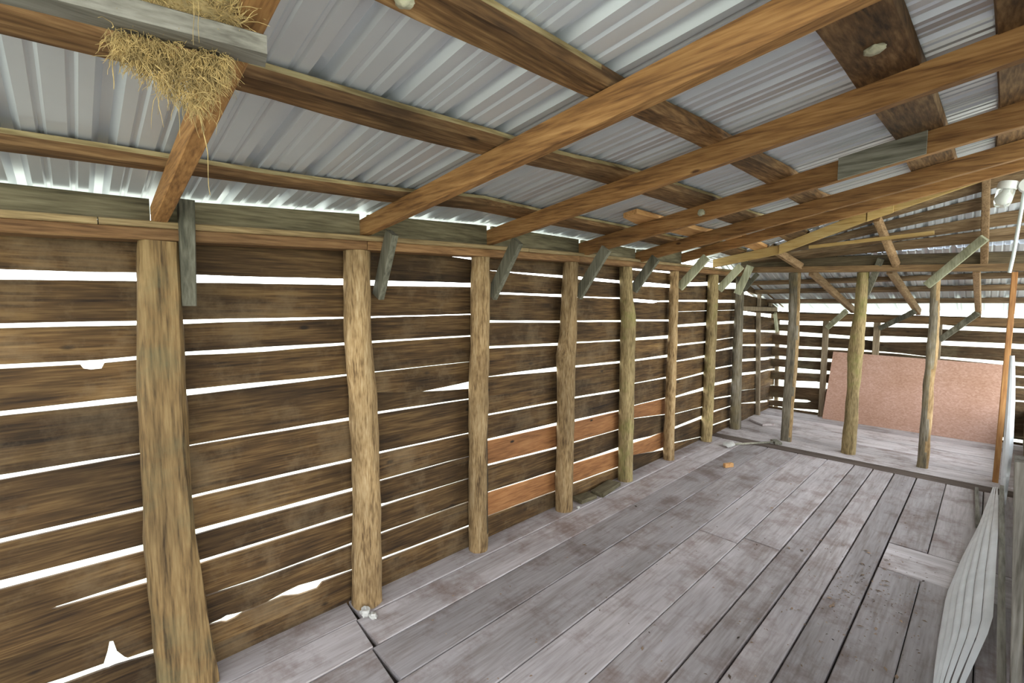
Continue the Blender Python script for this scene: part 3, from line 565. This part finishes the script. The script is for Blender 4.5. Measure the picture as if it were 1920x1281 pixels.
# ------------------------------------------------------------------ braces from the posts up to the rafters
BR = [(0.318, (-2.085, 1.50), (-2.015, 1.875), 'brace', 'narrow grey brace beside the wide split log post'),
      (1.105, (-2.115, 1.54), (-1.965, 1.86), 'brace', 'grey brace from the pale peeled post up to its rafter'),
      (1.85, (-2.11, 1.55), (-1.885, 1.86), 'brace', 'grey brace at the head of the bark-patched third post'),
      (2.655, (-2.085, 1.56), (-1.845, 1.88), 'brace', 'dark grey brace at the head of the knobbed post'),
      (3.42, (-2.10, 1.62), (-1.90, 1.88), 'brace', 'grey-green brace at the head of the bulging mossy post'),
      (4.20, (-2.08, 1.66), (-1.83, 1.93), 'brace_pale', 'pale brace at the head of the slim sixth post'),
      (5.06, (-2.06, 1.66), (-1.84, 1.90), 'brace_pale', 'pale brace at the head of the mossy yellow-green seventh post'),
      (5.50, (-2.03, 1.62), (-1.90, 1.93), 'brace_pale', 'bright pale brace at the head of the dark grey end post')]
for k, (yy, a, b, mk, lab) in enumerate(BR):
    kk = min(k, 6)
    top = pl(RAFT[kk][1], b[0])[0] - depth[kk] - 0.002
    w = 0.06 if k == 0 else 0.075
    tag(bar('brace', M[mk], (a[0], yy, a[1]), (b[0], yy, min(b[1], top) if 0 < k < 7 else b[1]), 0.032 if k else 0.045, w, up=(0.8, 0, -0.5), n=3, wob=0.002, seed=k * 2.2), lab, 'brace')
tag(bar('brace', M['brace'], (-2.0, 5.60, 1.66), (-1.84, 5.545, 1.84), 0.03, 0.045, up=(0.8, 0, -0.5)), 'short dark brace leaning the other way behind the bright pale one', 'brace')

# ------------------------------------------------------------------ partition : log posts, header, stud
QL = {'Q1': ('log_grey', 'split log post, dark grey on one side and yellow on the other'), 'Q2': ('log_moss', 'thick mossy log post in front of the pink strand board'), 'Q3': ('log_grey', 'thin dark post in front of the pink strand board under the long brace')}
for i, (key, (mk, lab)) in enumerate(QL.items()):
    tab = [list(t) for t in POSTS[key]]; tab[-1][2] = 0.0
    tab[0][2] = 1.79 - 0.043 * (tab[0][0] + 0.1) - 0.012
    f2 = (lambda px, py, r: (px, max(py, -r * 0.62))) if key == 'Q1' else None
    mm = log_mb(tab, 14, 0.008, 0.05, f2, 40 + i * 3.1)
    o = tag(mm.build('partition_post', M[mk], origin=(tab[-1][0], tab[-1][1], 0), smooth=60), lab, 'post')
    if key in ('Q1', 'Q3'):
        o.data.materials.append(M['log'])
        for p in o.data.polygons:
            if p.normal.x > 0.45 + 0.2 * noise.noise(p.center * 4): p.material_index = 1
tag(bar('partition_stud', M['orange_z'], (0.096, 5.59, 0.0), (0.105, 5.59, 1.765), 0.036, 0.085, up=(0, 1, 0), n=3, wob=0.002), 'straight orange stud at the end of the row of partition posts', 'post')
def hz(x): return 1.79 - 0.043 * (x + 0.1)
rings = []
for i in range(9):
    x = lerp(-2.03, 0.55, i / 8); z = hz(x) + noise.noise(Vector((x * 2, 3, 0))) * 0.004
    rings.append([(x, 5.53, z - 0.01), (x, 5.62, z - 0.01), (x, 5.62, z + 0.05), (x, 5.53, z + 0.05)])
mm = MB(); mm.sweep(rings); tag(mm.build('header_beam', M['beam_x']), 'reddish header beam resting on the three partition posts', 'beam')
rings = []
for i in range(9):
    x = lerp(-2.03, 0.55, i / 8); z = hz(x)
    rings.append([(x, 5.575, z + 0.052), (x, 5.615, z + 0.052), (x, 5.615, z + 0.155), (x, 5.575, z + 0.155 - 0.01)])
mm = MB(); mm.sweep(rings); tag(mm.build('header_board', M['beam_dark']), 'wide dark board standing on the header beam', 'board')

# lean-to rafters, plate, purlins
FR = [((-2.09, 5.86, 1.865), (-2.085, 7.42, 1.46), 'rake rafter sloping down along the lean-to side wall'), ((-1.34, 5.62, 1.80), (-1.24, 7.24, 1.385), 'lean-to rafter coming down beside the split two-toned post'),
      ((-0.70, 5.62, 1.785), (-0.61, 7.24, 1.37), 'lean-to rafter coming down beside the thick mossy post'), ((-0.12, 5.62, 1.765), (-0.11, 7.24, 1.345), 'lean-to rafter coming down beside the orange stud')]
for a, b, lab in FR:
    tag(bar('lean_to_rafter', M['rafter_y'], Vector(a) + Vector((0, 0, 0.04)), Vector(b) + Vector((0, 0, 0.04)), 0.045, 0.075, n=4, wob=0.002, seed=a[0]), lab, 'rafter')
UF = [((-0.735, 5.03, 2.235), (-0.645, 5.555, 1.865), 'steep brown rafter from the pine rafter down to the header beam'), ((-0.095, 5.03, 2.46), (-0.075, 5.555, 1.86), 'steep brown rafter near the light fitting'),
      ((-1.60, 5.06, 2.09), (-1.42, 5.555, 1.895), 'dark stub rafter at the header beam above the two-toned post')]
for a, b, lab in UF:
    tag(bar('upper_rafter', M['rafter_y'], a, b, 0.045, 0.07, n=3, wob=0.002, seed=a[0] + 9), lab, 'rafter')
for (y, w), lab in zip(((6.12, 0.07), (6.50, 0.09), (6.97, 0.09)), ('upper lean-to purlin just below the header beam', 'middle lean-to purlin seen below the header beam', 'lowest lean-to purlin over the bright eave slot')):
    z = zlow(y) - 0.024
    tag(bar('lean_to_purlin', M['purlin_x'], (-2.25, y, z), (0.6, y, z), w, 0.036, up=(0, 0.25, 1), n=10, wob=0.006, seed=y), lab, 'purlin')
for y, lab in ((5.14, 'uppermost batten under the steep roof over the partition'), (5.27, 'second batten under the steep roof over the partition'), (5.41, 'third batten under the steep roof over the partition'), (5.52, 'lowest batten under the steep roof, behind the header board')):
    pts = []
    mm = MB(); rings = []
    for i in range(9):
        x = lerp(-1.9, 0.6, i / 8); z = zup(x, y) - 0.003
        rings.append([(x, y - 0.035, zup(x, y - 0.035) - 0.03), (x, y + 0.035, zup(x, y + 0.035) - 0.03), (x, y + 0.035, zup(x, y + 0.035) - 0.004), (x, y - 0.035, zup(x, y - 0.035) - 0.004)])
    mm.sweep(rings); tag(mm.build('roof_batten', M['purlin_x']), lab, 'batten')
tag(bar('pine_lath', M['pine'], (-1.25, 5.12, 2.045), (-0.37, 5.12, 2.085), 0.03, 0.03), 'bright yellow lath under the steep roof beyond the pine rafter', 'board')
tag(bar('back_plate', M['beam_x'], (-2.1, 7.215, 1.335), (0.34, 7.215, 1.305), 0.07, 0.09, n=8, wob=0.003), 'brown plate along the head of the lean-to back wall', 'beam')
# braces in the partition and lean-to
tag(bar('brace', M['brace'], (-0.875, 5.66, 1.60), (-0.755, 5.52, 1.93), 0.03, 0.055, up=(0.9, 0, -0.4)), 'thin grey brace rising beside the thick mossy post', 'brace')
tag(bar('brace', M['brace_pale'], (-0.42, 5.51, 1.67), (-0.08, 5.30, 2.03), 0.035, 0.065, up=(-0.5, 0, 0.8), n=4, wob=0.002), 'long grey-green brace slanting up from the thin dark post', 'brace')
STUD = [(-1.52, 'tan stud of the back wall left of the strand board', 0.0), (-0.985, 'tan stud of the back wall above the middle of the strand board', 0.0), (-0.425, 'tan stud of the back wall hidden behind the thin dark post', 0.0)]
for x, lab, z in STUD:
    tag(bar('back_stud', M['stud'], (x, 7.215, 0.0), (x, 7.215, 1.288), 0.065, 0.06, up=(0, 1, 0)), lab.replace('left of', 'beside the slanting edge of'), 'post')
for a, b, lab in (((-1.49, 7.15, 1.20), (-1.26, 6.95, 1.42), 'short yellow brace on the back wall stud beside the strand board'), ((-0.95, 7.15, 1.21), (-0.62, 6.95, 1.42), 'short grey brace on the back wall stud between the two thicker posts'), ((-0.40, 7.15, 1.10), (-0.11, 6.95, 1.41), 'brown brace on the back wall stud beside the orange stud')):
    tag(bar('brace', M['brace_pale'] if 'yellow' in lab else M['brace'], a, b, 0.035, 0.06, up=(-0.5, 0, 0.8)), lab, 'brace')
# side-wall gusset braces in the pale brace wood
for yy, zt, lab in ((7.33, 1.40, 'bright pale brace in the lean-to corner under the side rail'),):
    tag(bar('brace', M['brace_pale'], (-2.09, 7.05, 1.38), (-2.09, 7.17, 1.12), 0.03, 0.06, up=(0, 1, 0.4)), lab, 'brace')

# ------------------------------------------------------------------ strand board panel leaning on the back wall
mm = MB(); t = 0.012
c = [(-1.474, 7.06, 0.006), (0.118, 7.06, 0.006), (0.104, 7.165, 0.856), (-1.414, 7.165, 0.886)]
mm.add(c + [(x, y + t, z) for x, y, z in c], [(0, 1, 2, 3), (7, 6, 5, 4), (0, 4, 5, 1), (1, 5, 6, 2), (2, 6, 7, 3), (3, 7, 4, 0)])
tag(mm.build('strand_board', M['osb']), 'large pinkish strand board panel leaning on the back wall', 'panel')

# ------------------------------------------------------------------ white siding along the opposite side
def siding(name, ys, foot, head, lab, courses=6, nv=7):
    root = tag(empty(name, (0.0, 3.6, 0.0)), lab, 'siding')
    for c0 in range(courses):
        P = []
        for y in ys:
            xf = pl(foot, y)[0]; xu, zu = pl(head, y); row = []
            wd = math.hypot(xu - xf, zu) + 1e-4; g = min(0.30 / courses, 0.0035 / wd)
            for j in range(nv):
                q = j / (nv - 1); v = lerp(c0 / courses + g, (c0 + 1) / courses - g, q)
                bulge = 0.018 * math.sin(v * math.pi) + min(0.007, wd * 0.04) * math.sin(q * math.pi)
                row.append((lerp(xf, xu, v) - bulge * 0.8, y, 0.003 + zu * v + bulge * 0.3 + 0.0015 * noise.noise(Vector((y * 3, c0, 0)))))
            P.append(row)
        mm = MB(); nu = len(ys); vv = [p for r in P for p in r] + [(p[0] + 0.003, p[1], p[2] + 0.002) for r in P for p in r]; o = nu * nv; fs = []
        for i in range(nu - 1):
            for j in range(nv - 1):
                a, b, c_, d = i * nv + j, i * nv + j + 1, (i + 1) * nv + j + 1, (i + 1) * nv + j
                fs += [(a, b, c_, d), (o + d, o + c_, o + b, o + a)]
        for i in range(nu - 1):
            for j in (0, nv - 1): fs.append((i * nv + j, (i + 1) * nv + j, o + (i + 1) * nv + j, o + i * nv + j))
        for j in range(nv - 1):
            for i in (0, nu - 1): fs.append((i * nv + j, o + i * nv + j, o + i * nv + j + 1, i * nv + j + 1))
        mm.add(vv, fs); mm.build('siding_course', M['siding'], root, smooth=50)
    return root
siding('white_siding', [1.9 + 0.1 * i for i in range(35)] + [5.34],
       [(1.9, -0.075), (2.39, -0.08), (2.66, -0.086), (3.16, -0.085), (3.7, -0.044), (4.35, 0.019), (5.34, 0.085)],
       [(1.9, -0.03, 0.02), (2.35, 0.0, 0.03), (2.65, 0.072, 0.2), (3.6, 0.088, 0.24), (4.6, 0.1, 0.14), (5.34, 0.108, 0.02)],
       'grooved white siding slumped along the floor edge opposite the slatted wall')
tag(bar('batten', M['grey'], (0.09, 2.1, 0.235), (0.112, 4.6, 0.235), 0.022, 0.03, n=6, wob=0.003), 'thin brown-grey batten along the upper edge of the slumped white siding', 'board')
rows = [(1.125, 0.103, 0.128), (0.95, 0.104, 0.142), (0.8, 0.106, 0.15), (0.43, 0.109, 0.162), (0.2, 0.112, 0.156), (0.0, 0.115, 0.15)]
mm = MB(); rings = []
for z, a, b in rows:
    front = [(lerp(a, b, t) , 5.0 - 0.03 * math.sin(t * math.pi) + 0.003 * math.sin(t * 19), z) for t in [i / 8 for i in range(9)]]
    rings.append(front + [(p[0], p[1] + 0.004, p[2]) for p in reversed(front)])
mm.sweep(rings); tag(mm.build('siding_strip', M['siding'], smooth=50), 'narrow white siding strip standing behind the orange stud', 'siding')
tag(bar('floor_batten', M['grey'], (0.012, 4.32, 0.013), (-0.01, 5.22, 0.013), 0.022, 0.026), 'thin grey batten lying on the floor at the tip of the white siding', 'board')
mm = log_mb([(0.14, 3.0, 1.95, 0.052), (0.155, 3.0, 1.6, 0.055), (0.18, 3.0, 1.1, 0.06), (0.205, 3.0, 0.5, 0.062), (0.22, 3.0, 0.0, 0.064)], 14, 0.008, 0.06, None, 77)
tag(mm.build('side_post', M['log_moss'], smooth=60), 'grey-green log post at the very edge of the view beside the white siding', 'post')
tag(bar('side_board', M['grey_z'], (0.135, 2.2, 0.0), (0.088, 2.2, 1.0), 0.024, 0.10, up=(0, 1, 0), n=4, wob=0.003), 'grey upright board at the very edge of the view, ahead of the log post', 'board')

# ------------------------------------------------------------------ light fitting
LF = empty('light_fitting', (0.075, 4.2, 2.215))
tag(LF, 'white jelly-jar light fitting with a bulb and glass, on a round box', 'light')
def lathe(prof, c, axis=(0, 0, 1), n=20):
    ax = Vector(axis).normalized(); u = ax.orthogonal().normalized(); v = ax.cross(u); mm = MB()
    mm.sweep([[Vector(c) + ax * h + u * r * math.cos(2 * math.pi * j / n) + v * r * math.sin(2 * math.pi * j / n) for j in range(n)] for r, h in prof]); return mm
jc = Vector((0.02, 4.2, 2.245)); ax = Vector((-0.18, 0, -1))
lathe([(0.02, -0.012), (0.04, -0.008), (0.046, 0.004), (0.046, 0.036), (0.042, 0.04)], jc, ax).build('socket_cap', M['white'], LF, smooth=40)
lathe([(0.041, 0.041), (0.042, 0.06), (0.041, 0.115), (0.034, 0.138), (0.015, 0.148), (0.001, 0.149)], jc, ax).build('glass_jar', M['glass'], LF, smooth=60)
lathe([(0.012, 0.042), (0.014, 0.055), (0.026, 0.078), (0.030, 0.094), (0.025, 0.112), (0.012, 0.123), (0.001, 0.125)], jc, ax).build('light_bulb', M['bulb'], LF, smooth=60)
lathe([(0.001, -0.03), (0.042, -0.03), (0.045, -0.024), (0.045, 0.02), (0.001, 0.022)], (0.105, 4.2, 2.215), (0, 1, 0)).build('junction_box', M['white'], LF, smooth=40)
def tube(pts, r, n=8):
    mm = MB(); rings = []
    for i, p in enumerate(pts):
        p = Vector(p); d = (Vector(pts[min(i + 1, len(pts) - 1)]) - Vector(pts[max(i - 1, 0)])).normalized(); u = d.orthogonal().normalized(); v = d.cross(u)
        rings.append([p + u * r * math.cos(2 * math.pi * j / n) + v * r * math.sin(2 * math.pi * j / n) for j in range(n)])
    mm.sweep(rings); return mm
lathe([(0.014, 0.0), (0.014, 0.05)], (0.055, 4.2, 2.232), (1, 0, -0.1), 12).build('arm', M['white'], LF, smooth=50)
tag(tube([(0.088, 4.22, 2.18), (0.083, 4.22, 2.08), (0.078, 4.23, 2.0), (0.072, 4.24, 1.9), (0.066, 4.25, 1.8), (0.056, 4.27, 1.70)], 0.009).build('conduit', M['cable'], smooth=60), 'pale grey conduit dropping from the white light fitting', 'cable')

# ------------------------------------------------------------------ hanging grey board and the straw nest
g0, g1 = Vector((-1.0, -0.45, 1.90)), Vector((-0.852, 0.255, 1.90))
tag(bar('hanging_board', M['grey'], g0 + Vector((0, 0, 0.014)), g1 + Vector((0, 0, 0.014)), 0.055, 0.028, n=8, wob=0.004, seed=3.3), 'weathered grey batten under the first rafter, holding the straw nest', 'board')
def strand(mm, p, d, ln, droop, r=0.0009, curl=0.3, seg=5):
    pts = [Vector(p)]; d = Vector(d).normalized()
    for i in range(seg):
        d = (d + Vector((jit(curl), jit(curl), jit(curl) - droop))).normalized(); pts.append(pts[-1] + d * ln / seg)
    rings = []
    for i, q in enumerate(pts):
        dd = (pts[min(i + 1, seg)] - pts[max(i - 1, 0)]).normalized(); u = dd.orthogonal().normalized(); v = dd.cross(u)
        rr = r * (1 - 0.6 * i / seg)
        rings.append([q + (u * math.cos(a) + v * math.sin(a)) * rr for a in (0, 2.09, 4.19)])
    mm.sweep(rings)
nest = empty('straw_nest', (-0.9, 0.15, 1.94))
tag(nest, 'shaggy straw bird nest spilling over the grey batten under the first rafter', 'nest')
mm = MB(); rings = []
for i in range(11):
    t = i / 10; y = lerp(0.085, 0.225, t); x = lerp(-0.915, -0.885, t); rr = 0.022 * math.sin(math.pi * (0.08 + 0.84 * t)) + 0.006
    rings.append([(x + rr * 1.2 * math.cos(a) * (1 + 0.3 * noise.noise(Vector((i, a, 0)))), y, 1.957 + rr * math.sin(a) * (1 + 0.3 * noise.noise(Vector((i, a, 5))))) for a in [2 * math.pi * j / 12 for j in range(12)]])
mm.sweep(rings); mm.build('nest_core', M['nest_core'], nest, smooth=80)
mm = MB()
for i in range(1500):
    t = rnd.random(); y = lerp(0.08, 0.225, t); a = rnd.uniform(0, 6.28); rr = rnd.uniform(0.008, 0.03)
    strand(mm, (lerp(-0.915, -0.885, t) + rr * 1.2 * math.cos(a), y, 1.957 + rr * math.sin(a)), (math.cos(a) + jit(0.8), jit(1.2), math.sin(a) + jit(0.8)), rnd.uniform(0.02, 0.05), 0.12, 0.0007)
mm.build('straw', M['straw'], nest)
mm = MB()
def hang_len(t): return pl([(0, 0.035), (0.12, 0.04), (0.3, 0.05), (0.5, 0.075), (0.72, 0.095), (0.85, 0.055), (1, 0.02)], t)[0]
for i in range(2400):
    t = rnd.random() ** 0.75; y = lerp(0.066, 0.205, t); x = lerp(-0.915, -0.89, t) + jit(0.015)
    z = 1.9 - rnd.random() ** 1.4 * hang_len(t)
    strand(mm, (x + jit(0.008), y + jit(0.008), z), (jit(0.7), jit(0.9), -0.8 + jit(0.8)), rnd.uniform(0.012, 0.036), 0.18, 0.00065, 0.5)
for i in range(9):
    t = rnd.uniform(0.3, 0.95); strand(mm, (-0.905 + jit(0.015), lerp(0.07, 0.2, t), 1.85), (jit(0.3), jit(0.3), -1), rnd.uniform(0.04, 0.09), 0.25, 0.0007, 0.25, 8)
strand(mm, (-0.9, 0.165, 1.84), (0, -0.05, -1), 0.16, 0.3, 0.0012, 0.2, 10)
strand(mm, (-0.91, 0.07, 1.89), (0, -0.05, -1), 0.075, 0.3, 0.0012, 0.2, 8)
for i in range(2): strand(mm, (-0.82, 0.15 + 0.008 * i, 1.95), (0.15, 0, -0.6), 0.075, 0.3, 0.0007, 0.15, 8)
mm.build('hanging_straw', M['straw'], nest)

# ------------------------------------------------------------------ mud nests and small things
def lump(name, c, s, mat, lab, cat, seed=0.0, sub=3, amp=0.25, flat=None):
    bm = bmesh.new(); bmesh.ops.create_icosphere(bm, subdivisions=sub, radius=1)
    mm = MB()
    vs = []
    for v in bm.verts:
        p = v.co.copy(); k = 1 + amp * noise.noise(p * 1.7 + Vector((seed, 0, 0))) + amp * 0.5 * noise.noise(p * 4 + Vector((0, seed, 0)))
        q = Vector((p.x * s[0] * k, p.y * s[1] * k, p.z * s[2] * k))
        if flat is not None: q.z = max(q.z, flat)
        vs.append(Vector(c) + q)
    mm.add(vs, [tuple(v.index for v in f.verts) for f in bm.faces]); bm.free()
    return tag(mm.build(name, mat, smooth=50), lab, cat)
def under(x, y): return (x, y, ztop(x, y) - 0.004)
lump('mud_nest', under(-0.246, 1.50), (0.024, 0.02, 0.012), M['mud'], 'pale mud nest stuck under the wide dark roof board', 'nest', 1)
lump('mud_nest', under(-0.76, 0.462), (0.018, 0.018, 0.011), M['mud'], 'pale mud nest under the third purlin at the top of the view', 'nest', 4)
lump('mud_nest', (-1.2, 2.662, 2.03), (0.021, 0.012, 0.02), M['mud'], 'small mud nest on the side of the rafter with the splice plate', 'nest', 9)
lump('stone', (-2.012, 0.945, 0.020), (0.028, 0.022, 0.022), M['stone'], 'pale two-lobed stone at the foot of the pale peeled log post', 'stone', 2, amp=0.5, flat=-0.0195)
lump('stone', (-1.972, 0.965, 0.013), (0.022, 0.017, 0.014), M['stone'], 'smaller pale stone touching the one at the peeled post foot', 'stone', 12, amp=0.5, flat=-0.0125)
lump('pebble', (-2.03, 2.62, 0.009), (0.013, 0.012, 0.01), M['stone'], 'tiny pale pebble on the floor by the knobbed post', 'stone', 22, flat=-0.0085)
def crate_block(name, c, s, rz, mat, lab, cat, h0=0.0):
    mm = MB(); ca, sa = math.cos(rz), math.sin(rz); x, y, z = s
    def q(a, b, d): return (c[0] + a * ca - b * sa, c[1] + a * sa + b * ca, h0 + d)
    k = 0.004; rr = []
    for d, e in ((0.0005, k), (k, 0), (z - k, 0), (z, k)):
        rr.append([q(-x/2 + e, -y/2 + e, d), q(x/2 - e, -y/2 + e, d), q(x/2 - e, y/2 - e, d), q(-x/2 + e, y/2 - e, d)])
    mm.sweep(rr); return tag(mm.build(name, mat), lab, cat)
crate_block('wood_block', (-2.085, 3.05), (0.11, 0.3, 0.035), 0.12, M['block'], 'flat brown wood block on the floor against the bulging mossy post', 'block')
crate_block('wood_block', (-2.095, 2.78), (0.10, 0.17, 0.03), -0.1, M['block'], 'smaller brown wood block on the floor next to the knobbed post', 'block')
crate_block('wood_chunk', (-1.61, 4.31), (0.03, 0.09, 0.04), -0.5, M['orangewood'], 'small orange wood chunk lying on the floor boards', 'block')
tag(bar('stick', M['grey_x'], (-1.84, 5.04, 0.012), (-1.565, 5.41, 0.016), 0.016, 0.018, n=3, wob=0.002), 'thin grey stick on the floor between pale scrap and grey block', 'stick')
crate_block('floor_block', (-1.545, 5.44), (0.07, 0.12, 0.03), 0.7, M['grey_x'], 'grey block on the floor at the end of the thin stick', 'block')
lump('floor_scrap', (-1.85, 4.95, 0.022), (0.05, 0.07, 0.024), M['stone'], 'crumpled pale scrap on the floor near the end of the thin stick', 'scrap', 31, 2, 0.6, flat=-0.0215)
crate_block('loose_board', (-1.95, 6.25), (0.16, 0.28, 0.025), 0.9, M['floor_x'], 'loose board on the lean-to floor behind the grey end post', 'board')
# crumbs of wood and dirt on the floor
mm = MB()
for i in range(520):
    if rnd.random() < 0.55: x, y = rnd.gauss(-0.36, 0.15), rnd.gauss(2.85, 0.38)
    else: x, y = rnd.uniform(-1.9, -0.15), rnd.uniform(1.1, 5.1)
    if x > -0.12: continue
    s = rnd.uniform(0.003, 0.009) * (2.2 if rnd.random() < 0.12 else 1); a = rnd.uniform(0, 6.28); ca, sa = math.cos(a) * s, math.sin(a) * s
    mm.add([(x - ca, y - sa, 0.003), (x + sa * 0.4, y - ca * 0.4, 0.004), (x + ca, y + sa, 0.003), (x - sa * 0.4, y + ca * 0.4, 0.006)], [(0, 1, 3), (1, 2, 3), (0, 3, 2), (0, 2, 1)])
tag(mm.build('floor_crumbs', M['chip'], origin=(0, 0, 0)), 'wood chips and crumbs scattered over the dusty floor boards', 'debris', kind='stuff')
